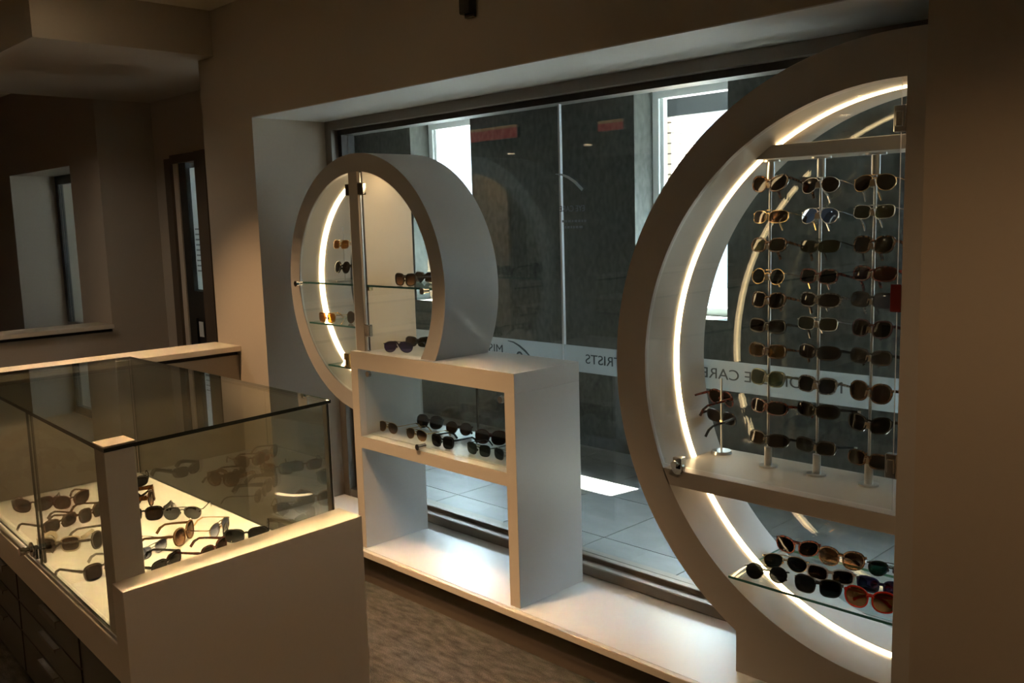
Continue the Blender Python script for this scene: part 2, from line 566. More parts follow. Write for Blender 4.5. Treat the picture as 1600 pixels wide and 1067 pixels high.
# side door in the bay
dr = struct(box('door_1', (-1.95, -1.86, 0.42, 0.50, 0, 2.07), M['door_brown']), 'glazed side door with a paper notice in the bay beyond the half wall', 'door')
box('frame', (-1.86, -1.40, 0.42, 0.50, 2.035, 2.09), M['door_brown'], dr)
box('frame', (-1.47, -1.16, 0.40, 0.52, 0, 2.09), M['door_brown'], dr)
box('frame_stop', (-1.36, -1.30, 0.385, 0.40, 0, 2.09), M['door_brown'], dr)
box('side_panel', (-1.86, -1.80, 0.44, 0.47, 0, 2.035), M['lam'], dr)
box('stile', (-1.80, -1.70, 0.45, 0.49, 0, 2.035), M['door_dark'], dr)
box('rail', (-1.70, -1.475, 0.45, 0.49, 1.02, 1.20), M['door_dark'], dr)
box('rail', (-1.70, -1.475, 0.45, 0.49, 0, 0.30), M['door_dark'], dr)
box('pane', (-1.70, -1.475, 0.466, 0.472, 1.20, 2.035), M['door_glass'], dr)
box('pane', (-1.70, -1.475, 0.466, 0.472, 0.30, 1.02), M['door_dark'], dr)
box('added_sidelight', (-1.16, -0.62, 0.53, 0.537, 0.3, 2.05), M['door_glass'], dr)  # unseen glazed opening, added to let daylight into the bay
nb = tag(box('poster', (-1.69, -1.48, 0.474, 0.478, 1.21, 2.0), M['paper_lit']), 'tall pale paper poster on the dark side door', 'poster')
ln = MB()
for k in range(9):
    zz = 1.60 - 0.034 * k
    ln.box(-1.675, -1.54 - 0.012 * (k % 3), 0.4732, 0.4739, zz, zz + 0.010)
ln.box(-1.62, -1.605, 0.4732, 0.4739, 1.74, 1.80)
ln.box(-1.60, -1.56, 0.4732, 0.4739, 1.74, 1.755)
ln.box(-1.60, -1.56, 0.4732, 0.4739, 1.785, 1.80)
tag(keep(ln.obj('print', M['ink']), nb), kind='stuff')
tag(box('notice', (-1.66, -1.60, 0.446, 0.449, 0.90, 1.0), M['paper']), 'small white notice low on the dark side door', 'notice')

# ------------------------------------------------------------------ shop window
w1 = struct(box('window_1', (0, 3.2, 0.41, 0.55, 2.088, 2.132), M['alu']), 'wide shop window with slim frame between the display rings', 'window')
box('channel', (0.03, 3.2, 0.45, 0.53, 2.062, 2.088), M['alu_dark'], w1)
box('jamb', (0, 0.055, 0.41, 0.55, 0.161, 2.088), M['alu'], w1)
box('jamb', (0.055, 0.085, 0.45, 0.53, 0.161, 2.07), M['alu_dark'], w1)
box('sill_bar', (0.055, 2.60, 0.41, 0.46, 0.161, 0.205), M['alu'], w1, 0.004)
box('sill_bead', (0.085, 2.60, 0.46, 0.53, 0.161, 0.222), M['alu'], w1, 0.003)
box('sill_bar', (2.60, 3.2, 0.475, 0.55, 0.12, 0.222), M['alu'], w1)
for x0, x1 in ((0.085, 1.557), (1.563, 3.2)):
    box('pane', (x0, x1, 0.488, 0.496, 0.222, 2.066), M['window_glass'], w1)
box('seam', (1.5555, 1.5645, 0.485, 0.499, 0.222, 2.066), M['seam'], w1)
for x0, x1 in ((0.085, 1.555), (1.566, 3.2)):
    box('frosted_band', (x0, x1, 0.4845, 0.4875, 0.985, 1.092), M['frost'], w1)


def text(name, body, x_start, x_end, z, y, m_, parent, size):
    """letters standing in the glass plane, readable from the street side (so mirrored from the shop)"""
    cu = bpy.data.curves.new(name, 'FONT')
    cu.body = body
    cu.size = size
    cu.extrude = 0.0004
    cu.materials.append(m_)
    o_ = bpy.data.objects.new(name, cu)
    C.objects.link(o_)
    bpy.context.view_layer.update()
    wd = o_.dimensions.x
    o_.rotation_euler = (R(90), 0, R(180))
    o_.location = (x_start, y, z)
    o_.scale = (abs(x_start - x_end) / wd, 1, 1)
    bpy.context.view_layer.update()
    keep(o_, parent)
    return o_


text('lettering', 'MISSION EYE CARE', 2.777, 2.244, 1.026, 0.482, M['letter'], w1, 0.054)
text('lettering', 'OPTOMETRISTS', 2.12, 1.687, 1.024, 0.482, M['letter'], w1, 0.054)
text('lettering', 'MISSION EYE CARE', 1.205, 0.665, 1.022, 0.482, M['letter'], w1, 0.058)


def swoosh(name, pts, hw, y, m_, parent):
    o_ = MB().sweep([(x, y, z) for x, z in pts], [0.0006] * len(pts), hw, Vector((0, 1, 0))).obj(name, m_)
    return keep(o_, parent)


swoosh('logo', [(1.235, 1.083), (1.27, 1.079), (1.305, 1.066), (1.34, 1.046), (1.375, 1.021)], [0.0015, 0.003, 0.004, 0.0045, 0.002], 0.482, M['letter'], w1)
lg = MB()
for k in range(14):
    a0, a1 = 2 * PI * k / 14, 2 * PI * (k + 1) / 14
    c_ = (1.305, 1.022)
    ro_, ri_ = 0.020, 0.011
    q = [(c_[0] + r_ * math.cos(a), 0.4822, c_[1] + r_ * math.sin(a)) for a in (a0, a1) for r_ in (ro_, ri_)]
    lg.add(q, [(0, 1, 3, 2)])
keep(lg.obj('logo', M['letter']), w1)
swoosh('logo', [(1.541, 1.787), (1.575, 1.783), (1.61, 1.770), (1.645, 1.750), (1.683, 1.718)], [0.0015, 0.004, 0.005, 0.006, 0.006], 0.483, M['decal'], w1)
text('lettering', 'EYE CARE', 1.695, 1.562, 1.635, 0.482, M['decal_dim'], w1, 0.034)
sm = MB()
for z_, x0, x1 in ((1.592, 1.572, 1.70), (1.568, 1.585, 1.69)):
    x = x0
    while x < x1 - 0.01:
        l_ = random.uniform(0.008, 0.02)
        sm.box(x, min(x + l_, x1), 0.482, 0.4825, z_, z_ + 0.009)
        x += l_ + 0.005
tag(keep(sm.obj('small_print', M['decal_dim']), w1), kind='stuff')

# ------------------------------------------------------------------ covered walkway outside
pv = struct(box('floor_walkway', (-6, 7.5, 0.62, 2.62, -0.06, -0.028), M['grout']), 'grey tiled floor of the covered walkway outside the window', 'floor')
tile_me = MB().box(-0.2825, 0.2825, -0.2825, 0.2825, -0.028, -0.02).mesh('floor_tile', [M['tile']])
for i in range(-9, 13):
    for j in range(4):
        x0, y0 = 0.03 + 0.57 * i, 0.60 + 0.57 * j
        if x0 + 0.57 > 7.5:
            continue
        if j == 3:
            continue
        t_ = bpy.data.objects.new('floor_tile', tile_me)
        C.objects.link(t_)
        t_.location = (x0 + 0.285, y0 + 0.285 + (0.02 if j == 0 else 0.02), random.uniform(-0.0006, 0.0006))
        t_.parent = pv
tl2 = MB().box(-0.2825, 0.2825, -0.12, 0.12, -0.028, -0.02).mesh('floor_tile', [M['tile']])
for i in range(-9, 13):
    t_ = bpy.data.objects.new('floor_tile', tl2)
    C.objects.link(t_)
    t_.location = (0.03 + 0.57 * i + 0.285, 2.46, 0)
    t_.parent = pv
struct(box('trim_1', (-6, 7.5, 0.50, 0.66, -0.06, 0.135), M['sill_out']), 'metal sill outside along the foot of the shop window', 'sill')
struct(box('ceiling_walkway', (-6, 7.5, 0.56, 3.2, 2.43, 2.6), M['white_ext']), 'plain soffit over the walkway outside', 'ceiling')
SB = (-6, 7.5)
sw = MB()
OPEN = [(-2.06, -1.31), (0.292, 1.0), (2.64, 3.95)]
xs = [SB[0]] + [v for a in OPEN for v in a] + [SB[1]]
for k in range(0, len(xs), 2):
    sw.box(xs[k], xs[k + 1], 2.6, 2.9, -0.06, 2.43)
for a, c in OPEN:
    sw.box(a, c, 2.6, 2.9, -0.06, 0.95)
struct(sw.obj('wall_stone', M['stone']), 'dark granite wall with window openings across the walkway', 'wall')
struct(box('wall_walkway', (-6.1, -6, 0.56, 2.9, -0.06, 2.6), M['stone']), 'added dark granite end wall keeping sky light out at the far left of the walkway', 'wall')  # unseen, added to block sky light from the open end
struct(box('wall_walkway', (7.5, 7.6, 0.56, 2.9, -0.06, 2.6), M['stone']), 'dark granite end wall of the walkway beyond the shop', 'wall')
for i, (a, c) in enumerate(OPEN):
    wf = struct(box('window_%d' % (i + 3), (a, c, 2.80, 2.88, 0.95, 1.0), M['white_frame']),
                'white framed street window number %d along the dark granite wall' % (i + 1), 'window')
    box('frame', (a, a + 0.05, 2.80, 2.88, 1.0, 2.43), M['white_frame'], wf)
    box('frame', (a + 0.05, a + 0.075, 2.82, 2.86, 1.0, 2.375), M['white_frame'], wf)
    box('frame', (c - 0.05, c, 2.80, 2.88, 1.0, 2.43), M['white_frame'], wf)
    box('frame', (a + 0.05, c - 0.05, 2.80, 2.88, 2.375, 2.43), M['white_frame'], wf)
    box('pane', (a + 0.05, c - 0.05, 2.835, 2.841, 1.0, 2.375), M['door_glass'], wf)
# street beyond
struct(box('street', (-30, 30, 2.9, 40, -0.2, -0.1), M['street']), 'bright pale street beyond the walkway', 'street')
fb = empty('street_building', (-4, 16, -0.1), 'grey building with blue windows across the street', 'building')
box('wall', (-40, 40, 16, 20, -0.1, 9.8), M['facade'], fb)
for k in range(12):
    for zz in (1.2, 3.2, 6.2):
        box('window', (-24 + 4 * k, -22 + 4 * k, 15.94, 16.0, zz, zz + 0.45), M['blue_glass'], fb)
bc = empty('brick_pier', (-0.1, 3.3, -0.1), 'buff brick pier outside the street window beside the granite wall', 'pier')
box('core', (-0.105, 0.075, 3.31, 3.59, -0.1, 2.6), M['grout'], bc)
brick_me = MB().box(-0.1, 0.1, -0.15, 0.15, -0.032, 0.032).mesh('brick', [M['brick']])
for r_ in range(36):
    for c_ in range(1):
        bo = bpy.data.objects.new('brick', brick_me)
        C.objects.link(bo)
        bo.location = (-0.015, 3.45, -0.06 + 0.074 * r_ + 0.0)
        keep(bo, bc)
aw = tag(box('awning', (0.0, 4.5, 3.205, 3.26, 2.30, 2.6), M['awning']), 'dark awning over the street window opening', 'awning')

# ------------------------------------------------------------------ window bench
bn = empty('window_bench', (1.6, 0.2, 0), 'long low white laminate bench running under the shop window', 'bench')
box('top', (0.0, 3.2, -0.012, 0.47, 0.140, 0.161), M['lam_white'], bn)
box('nosing', (0.0, 3.2, -0.034, -0.012, 0.132, 0.1605), M['lam'], bn, 0.002)
box('toe_kick', (0.0, 3.2, 0.0, 0.46, 0.0, 0.140), M['base'], bn)

# ------------------------------------------------------------------ display cabinet
cb = empty('display_cabinet', (1.245, 0.18, 0.161), 'white open cabinet with a glazed shelf on the window bench', 'cabinet')
X0, X1, Y0, Y1, Z0, Z1 = 0.731, 1.760, 0.0, 0.355, 0.161, 1.055
box('side', (X0, X0 + 0.05, Y0, Y1, Z0, Z1 - 0.0755), M['lam_white'], cb, 0.0012)
box('side', (X1 - 0.052, X1, Y0, Y1, Z0, Z1 - 0.0755), M['lam_white'], cb, 0.0012)
box('top', (X0, X1, Y0, Y1, Z1 - 0.075, Z1), M['lam_white'], cb, 0.0012)
box('shelf', (X0 + 0.05, X1 - 0.052, Y0, Y1, 0.625, 0.677), M['lam_white'], cb, 0.0012)
tag(box('shelf_liner', (X0 + 0.052, X1 - 0.054, 0.045, Y1, 0.677, 0.682), M['lam_white'], cb), 'white shelf liner')
for d in ((X0, X0 + 0.05, Z0, Z1 - 0.0755), (X1 - 0.052, X1, Z0, Z1 - 0.0755), (X0, X1, Z1 - 0.075, Z1), (X0 + 0.05, X1 - 0.052, 0.625, 0.677)):
    tag(box('edge_band', (d[0], d[1], Y0 - 0.002, Y0, d[2], d[3]), M['lam'], cb), 'tan front edge band')
dg = box('glass_door', (X0 + 0.053, X1 - 0.055, 0.030, 0.036, 0.683, 0.977), M['door_glass'], cb)
kb = MB().cyl((1.19, -0.004, 0.693), (1.19, 0.03, 0.693), 0.010, n=14).cyl((1.19, -0.012, 0.693), (1.19, -0.004, 0.693), 0.013, n=14).obj('knob', M['chrome'], smooth=True)
keep(kb, dg)
for x_, z_ in ((0.822, 0.957), (1.662, 0.945)):
    kf = MB().cyl((x_, 0.018, z_), (x_, 0.030, z_), 0.013, 0.015, n=16).obj('fitting', M['chrome'], smooth=True)
    keep(kf, dg)
box('back_pane', (X0 + 0.05, 1.168, 0.345, 0.351, 0.683, 0.978), M['door_glass'], cb)
box('back_pane', (1.172, X1 - 0.052, 0.345, 0.351, 0.683, 0.978), M['door_glass'], cb)
box('pane_joint', (1.167, 1.173, 0.343, 0.353, 0.683, 0.978), M['glass_edge_dark'], cb)

# ------------------------------------------------------------------ left ring
lr = empty('display_ring', (0.9, 0.17, 1.055), 'round beige display ring with lit inside, beside the white cabinet', 'display case')
LX, LZ, LO, LI, LY0, LY1 = 0.787, 1.341, 0.569, 0.491, 0.03, 0.319
keep(MB().arc(LX, LZ, LO, LI, (-30.2, 264.35), (-35.6, 263.45), LY0, LY1, 128).obj('shell', M['lam_ring'], smooth=True), lr)
DX0, DX1 = 0.737, 0.800
zt = LZ + math.sqrt(LI ** 2 - (DX1 - LX) ** 2)
tag(box('divider', (DX0, DX1, LY0, LY1, 1.055, zt + 0.004), M['lam'], lr, 0.001), 'upright divider panel')
box('divider_channel', (DX1, DX1 + 0.014, LY0 + 0.014, LY0 + 0.020, 1.055, zt), M['alu_dark'], lr)


def strip(cx, cz, r, a0, a1, yc, hw, parent, n=64):
    o_ = MB().arc(cx, cz, r + 0.003, r - 0.003, (a0, a1), (a0, a1), yc - hw, yc + hw, n).obj('led_strip', M['led'], smooth=True)
    return keep(o_, parent)


strip(LX, LZ, LI - 0.001, 100, 240, 0.152, 0.013, lr)
strip(LX, LZ, LI - 0.001, -33, 84, 0.152, 0.013, lr)


def disc_poly(cx, cz, r, a0, a1, n=40):
    return [(cx + r * math.cos(R(a0 + (a1 - a0) * k / n)), cz + r * math.sin(R(a0 + (a1 - a0) * k / n))) for k in range(n + 1)]


gl_ = MB().prism(disc_poly(LX, LZ, LI - 0.004, 96.5, 262.9), LY0 + 0.003, LY0 + 0.009, 'y', 0, 1).obj('glass_door', [M['door_glass'], M['steel']])
keep(gl_, lr)
gr_ = MB().prism(disc_poly(LX, LZ, LI - 0.004, -35.0, 86.5) + [(DX1 + 0.016, 1.06)], LY0 + 0.003, LY0 + 0.009, 'y', 0, 1).obj('glass_door', [M['door_glass'], M['steel']])
keep(gr_, lr)
for x_, z_ in ((0.822, 1.758), (0.822, 1.148)):
    h_ = MB().box(x_ - 0.016, x_ + 0.022, LY0 - 0.004, LY0 + 0.016, z_ - 0.026, z_ + 0.026).obj('hinge', M['chrome'], None, 0.003)
    keep(h_, gr_)
h_ = MB().box(DX0 - 0.03, DX0 + 0.002, LY0 + 0.0, LY0 + 0.016, 1.732, 1.784).obj('hinge', M['chrome'], None, 0.003)
keep(h_, gl_)
for x_, z_, d_ in ((0.296, 1.338, gl_), (1.240, 1.336, gr_)):
    k_ = MB().cyl((x_, LY0 - 0.014, z_), (x_, LY0 + 0.01, z_), 0.009, n=14).cyl((x_ + 0.0, LY0 - 0.024, z_), (x_, LY0 - 0.012, z_), 0.014, 0.012, n=14).obj('knob', M['chrome'], smooth=True)
    keep(k_, d_)
for z_, x0, x1 in ((1.341, 0.305, DX0), (1.152, 0.345, DX0), (0.962, 0.489, 0.729), (1.341, DX1, 1.272)):
    s_ = MB()
    if x0 < DX0:
        xi = [LX - math.sqrt(max(0, LI ** 2 - (z_ - LZ) ** 2)) + 0.004] * 2
        s_.prism([(xi[0], 0.045), (x1, 0.045), (x1, 0.312), (xi[1], 0.312)], z_ - 0.003, z_ + 0.005, 'z', 0, 1)
    else:
        s_.prism([(x0, 0.045), (x1, 0.045), (x1, 0.312), (x0, 0.312)], z_ - 0.003, z_ + 0.005, 'z', 0, 1)
    keep(s_.obj('shelf', [M['shelf_glass'], M['glass_edge']]), lr)
for x_, z_ in ((0.812, 1.333),):
    keep(MB().box(x_ - 0.012, x_ + 0.012, 0.05, 0.07, z_ - 0.012, z_ + 0.004).obj('shelf_clip', F['gold']), lr)
keep(MB().cyl((0.64, 0.05, 0.975), (0.64, 0.05, 1.012), 0.016, n=16).box(0.622, 0.664, 0.036, 0.066, 1.0, 1.03).cyl((0.64, 0.05, 0.967), (0.64, 0.05, 0.976), 0.022, n=16).obj('shelf_clip', F['gold'], smooth=True), lr)

# ------------------------------------------------------------------ right ring (half ring against the wall)
rr = empty('display_half_ring', (2.85, 0.3, 0.161), 'large half ring display of three rods of sunglasses at the right wall', 'display case')
QX, QZ, QO, QI, QY0, QY1, QJ = 3.087, 1.116, 0.9495, 0.8295, 0.124, 0.468, 3.102
ang = lambda r, x: math.degrees(math.acos((x - QX) / r))
ao = (ang(QO, QJ), 360 - ang(QO, QJ))
ai = (ang(QI, QJ), 360 - ang(QI, QJ))
keep(MB().arc(QX, QZ, QO, QI, ao, ai, QY0, QY1, 128).obj('shell', M['lam_ring'], smooth=True), rr)
zj = QZ + math.sqrt(QO ** 2 - (QJ - QX) ** 2)
keep(MB().box(QJ, 3.2, QY0, QY1, 0.161, zj).obj('jamb', M['lam_ring'], None, 0.001), rr)
pp = []
a_end = 360 - math.degrees(math.acos((2.608 - QX) / QO))
for k in range(25):
    a = R(a_end + (360 - ang(QO, QJ) - a_end) * k / 24)
    pp.append((QX + QO * math.cos(a), QZ + QO * math.sin(a)))
poly = [(2.608, 0.1612)] + [(QJ, 0.1612)] + [(x, max(z, 0.1615)) for x, z in reversed(pp)]
keep(MB().prism(poly, QY0, QY1, 'y').obj('plinth', M['lam_ring']), rr)
BZ0, BZ1 = 1.772, 1.812
bx0 = QX - math.sqrt(QI ** 2 - (BZ0 - QZ) ** 2) - 0.004
bx1 = QX - math.sqrt(QI ** 2 - (BZ1 - QZ) ** 2) - 0.004
keep(MB().prism([(bx0, BZ0), (QJ, BZ0), (QJ, BZ1), (bx1, BZ1)], 0.270, 0.45, 'y').obj('upper_bar', M['lam_ring'], None, 0.001), rr)
SZ0, SZ1 = 0.726, 0.780
sx = QX - math.sqrt(QI ** 2 - (SZ0 - QZ) ** 2) - 0.006
sx1 = QX - math.sqrt(QI ** 2 - (SZ1 - QZ) ** 2) - 0.006
keep(MB().prism([(sx, SZ0), (QJ, SZ0), (QJ, SZ1), (sx1, SZ1)], QY0, QY1, 'y').obj('shelf_board', M['lam_ring'], None, 0.001), rr)
lay = 0.300
aa = lambda z: 180 - math.degrees(math.asin((z - QZ) / (QI - 0.001)))
strip(QX, QZ, QI - 0.001, ang(QI, QJ - 0.004), aa(BZ1), lay, 0.012, rr)
strip(QX, QZ, QI - 0.001, aa(BZ0), aa(SZ1), lay, 0.012, rr)
strip(QX, QZ, QI - 0.001, aa(SZ0), 270.6, lay, 0.012, rr)
dp = disc_poly(QX, QZ, QI - 0.006, ang(QI, QJ - 0.012) + 0.2, aa(SZ1 + 0.012), 60) + [(QJ - 0.012, SZ1 + 0.012)]
gd = MB().prism(list(dp), QY0 + 0.004, QY0 + 0.010, 'y', 0, 1).obj('glass_door', [M['door_glass'], M['steel']])
keep(gd, rr)
for z_ in (1.840, 0.918):
    h_ = MB().box(3.072, 3.104, QY0 - 0.006, QY0 + 0.016, z_ - 0.034, z_ + 0.034).box(3.078, 3.098, QY0 - 0.010, QY0 - 0.006, z_ - 0.02, z_ + 0.02).obj('hinge', M['chrome'], None, 0.002)
    keep(h_, gd)
tg = MB().box(3.074, 3.102, QY0 - 0.004, QY0 + 0.003, 1.338, 1.412).obj('hinge_reflection', M['red'], None, 0.001)  # stands for a chrome hinge, its red reflection painted as colour
keep(tag(tg, 'hinge with its red reflection painted in'), gd)
lk = MB().box(2.375, 2.408, QY0 - 0.012, QY0 + 0.018, 0.788, 0.826).cyl((2.3915, QY0 - 0.03, 0.806), (2.3915, QY0 - 0.008, 0.806), 0.013, n=16).cyl((2.3915, QY0 - 0.012, 0.790), (2.3915, QY0 + 0.006, 0.790), 0.022, n=16).obj('lock', M['chrome'], None, 0.002)
keep(lk, gd)
gsx = QX - math.sqrt(QI ** 2 - (0.466 - QZ) ** 2) + 0.003
gsb = MB().prism([(gsx, QY0 + 0.006), (3.10, QY0 + 0.006), (3.10, QY1 - 0.004), (gsx, QY1 - 0.004)], 0.462, 0.470, 'z', 0, 1).obj('glass_shelf', [M['shelf_glass'], M['glass_edge']])
keep(gsb, rr)

# ------------------------------------------------------------------ glass counter
GA, GB, GC, GD = (1.780, -1.465), (1.697, -0.740), (0.140, -0.732), (0.140, -1.377)
GT, DK = 1.070, 0.556
gc = empty('glass_counter', (0.95, -1.1, 0), 'glass topped counter of sunglasses in front of the half wall', 'counter')


def lerp2(p, q, t):
    return (p[0] + (q[0] - p[0]) * t, p[1] + (q[1] - p[1]) * t)


def wall_strip(p, q, th, z0, z1, mats, name, side=1):
    d = Vector((q[0] - p[0], q[1] - p[1]))
    n_ = Vector((-d.y, d.x)).normalized() * th * side
    pl = [p, q, (q[0] + n_.x, q[1] + n_.y), (p[0] + n_.x, p[1] + n_.y)]
    if side < 0:
        pl = list(reversed(pl))
    o_ = MB().prism(pl, z0, z1, 'z', 0, 1)
    # large faces are clear, ends are edges
    n = len(o_.mi)
    for k in range(n):
        o_.mi[k] = 1
    area = []
    for k, f in enumerate(o_.f):
        vs = [Vector(o_.v[i]) for i in f]
        area.append((vs[1] - vs[0]).cross(vs[2] - vs[1]).length)
    for k in sorted(range(n), key=lambda k: -area[k])[:2]:
        o_.mi[k] = 0
    return keep(o_.obj(name, mats), gc)


EG = [M['case_glass'], M['glass_edge_dark']]
# top pane, a hair larger than the walls
keep(MB().prism([GA, GB, GC, GD], GT - 0.010, GT, 'z', 0, 1).obj('glass_top', EG), gc)
# end pane (towards the window bench), back pane, far end pane
wall_strip(lerp2(GA, GB, 0.11), lerp2(GA, GB, 0.985), 0.008, DK, GT - 0.011, EG, 'end_pane')
wall_strip(lerp2(GC, GB, 0.01), lerp2(GC, GB, 0.985), 0.008, DK, GT - 0.011, [M['back_glass'], M['glass_edge_dark']], 'back_pane', -1)
wall_strip(lerp2(GD, GC, 0.01), lerp2(GD, GC, 0.985), 0.008, DK, GT - 0.011, EG, 'far_pane', -1)
bp_ = (GB[0] - 0.012, GB[1] - 0.004)
keep(MB().prism([(bp_[0] - 0.012, bp_[1] - 0.012), (bp_[0] + 0.008, bp_[1] - 0.012), (bp_[0] + 0.008, bp_[1]), (bp_[0] - 0.012, bp_[1])], DK, GT - 0.011, 'z').obj('corner_trim', M['steel']), gc)
# sliding front doors
S0, S1, S2 = lerp2(GD, GA, 0.01), lerp2(GD, GA, 0.551), lerp2(GD, GA, 0.955)
wall_strip((S0[0], S0[1] + 0.012), (S1[0], S1[1] + 0.012), 0.007, DK + 0.012, GT - 0.012, EG, 'front_door')
fd = wall_strip((S1[0] - 0.006, S1[1] + 0.002), S2, 0.007, DK + 0.012, GT - 0.012, EG, 'front_door')
kx, ky = lerp2(GD, GA, 0.515)
kn = MB().cyl((kx, ky - 0.035, 0.605), (kx, ky + 0.0, 0.605), 0.010, n=14).cyl((kx, ky - 0.045, 0.605), (kx, ky - 0.028, 0.605), 0.013, n=14).box(kx - 0.012, kx + 0.034, ky - 0.008, ky + 0.012, 0.578, 0.612).cyl((kx + 0.004, ky - 0.012, 0.605), (kx + 0.004, ky - 0.006, 0.605), 0.024, n=16).obj('lock', M['chrome'], None, 0.0015)
keep(kn, fd)
# deck, rail, post, end panel, carcass, drawers
tag(keep(MB().prism([lerp2(GA, GB, 0.0), lerp2(GA, GB, 0.995), GC, GD], DK - 0.03, DK, 'z').obj('deck', M['lam_white']), gc), 'cream white deck inside the glass')
fr0, fr1 = GD, lerp2(GD, GA, 0.999)
keep(MB().prism([(fr0[0], fr0[1] - 0.004), (fr1[0], fr1[1] - 0.004), (fr1[0], fr1[1] + 0.004), (fr0[0], fr0[1] + 0.004)], DK, DK + 0.011, 'z').obj('door_track', M['steel']), gc)
keep(MB().prism([(GD[0], GD[1] - 0.008), (GA[0], GA[1] - 0.008), (GA[0], GA[1] + 0.03), (GD[0], GD[1] + 0.03)], 0.452, DK - 0.001, 'z').obj('rail', M['lam'], None, 0.001), gc)
pa, pb = (1.706, -1.462), (1.700, -1.384)
keep(MB().prism([pa, GA, (1.771, -1.384), pb], DK + 0.001, GT - 0.011, 'z').obj('corner_post', M['post'], None, 0.001), gc)
tag(keep(MB().prism([(1.700, -1.464), (GA[0] + 0.002, GA[1] - 0.002), (1.772, -1.380), (1.690, -1.378)], GT + 0.0005, GT + 0.006, 'z').obj('post_cap', M['post_cap'], None, 0.001), gc), 'pale cap on the corner post')
keep(MB().prism([(1.785, -1.476), (1.866, -1.480), (1.826, -0.735), (1.703, -0.735)], 0.0, 0.722, 'z').obj('end_panel', M['lam'], None, 0.0012), gc)
keep(MB().prism([(0.14, -1.377), (1.784, -1.465), (1.71, -0.745), (0.14, -0.735)], 0.08, DK - 0.031, 'z').obj('carcass', M['shade_lam']), gc)
keep(MB().prism([(0.16, -1.33), (1.775, -1.41), (1.71, -0.76), (0.16, -0.75)], 0.0, 0.08, 'z').obj('toe_kick', M['black']), gc)
fdir = Vector((GA[0] - GD[0], GA[1] - GD[1])).normalized()
for col, (t0, t1) in enumerate(((0.01, 0.345), (0.355, 0.77))):
    for row, (z0, z1) in enumerate(((0.350, 0.447), (0.240, 0.344), (0.085, 0.234))):
        p, q = lerp2(GD, GA, t0), lerp2(GD, GA, t1)
        dwr = keep(MB().prism([(p[0], p[1] - 0.004), (q[0], q[1] - 0.004), (q[0], q[1] + 0.012), (p[0], p[1] + 0.012)], z0, z1, 'z').obj('drawer', M['shade_lam'], None, 0.001), gc)
        c_ = lerp2(p, q, 0.62 - 0.06 * row)
        a_ = Vector((c_[0], c_[1], 0)) - Vector((fdir.x, fdir.y, 0)) * 0.09
        b_ = Vector((c_[0], c_[1], 0)) + Vector((fdir.x, fdir.y, 0)) * 0.09
        # flat edge pull: a lip over the drawer top bent down over its face
        hd = MB().prism([(a_.x, a_.y - 0.022), (b_.x, b_.y - 0.022), (b_.x, b_.y - 0.0045), (a_.x, a_.y - 0.0045)], z1 - 0.006, z1 - 0.003, 'z')
        hd.prism([(a_.x, a_.y - 0.022), (b_.x, b_.y - 0.022), (b_.x, b_.y - 0.019), (a_.x, a_.y - 0.019)], z1 - (0.026 if row == 0 else 0.014), z1 - 0.006, 'z')
        keep(hd.obj('handle', M['pull']), dwr)

# ------------------------------------------------------------------ sunglasses
SHAPES = {  # lens width, height, exponent, bridge, curve, teardrop, lift, flat top
    'rect': (0.060, 0.039, 0.62, 0.017, 0.8, 0.0, 0.05, 1.0),
    'square': (0.057, 0.047, 0.66, 0.018, 0.8, 0.10, 0.06, 0.95),
    'round': (0.053, 0.049, 1.0, 0.021, 0.6, 0.0, 0.0, 1.0),
    'aviator': (0.061, 0.052, 0.92, 0.014, 1.0, 0.20, -0.10, 0.8),
    'cateye': (0.060, 0.047, 0.80, 0.018, 0.9, 0.08, 0.18, 0.95),
    'oversize': (0.063, 0.054, 0.85, 0.015, 1.2, 0.05, 0.05, 1.0),
    'wrap': (0.066, 0.041, 0.70, 0.012, 2.6, 0.0, 0.06, 0.9),
    'shield': (0.068, 0.042, 0.70, 0.004, 1.8, 0.0, 0.08, 0.8),
}
NP = 26


def outline(shape):
    w_, h_, p, br, k, td, lift, ft = SHAPES[shape]
    pts = []
    for i in range(NP):
        t = 2 * PI * i / NP
        c_, s_ = math.cos(t), math.sin(t)
        u = w_ / 2 * math.copysign(abs(c_) ** p, c_)
        v = h_ / 2 * math.copysign(abs(s_) ** p, s_)
        if v > 0:
            v *= ft
        u *= 1 + td * v / h_
        u += td * 0.05 * (-v) * (1 if shape == 'aviator' else 0)
        v += lift * u
        pts.append((u, v))
    return pts


def place(shape, side, u, v):
    w_, h_, p, br, k, *_ = SHAPES[shape]
    x = (br / 2 + w_ / 2 + u)
    return Vector((side * x, k * x * x, v))


CACHE = {}


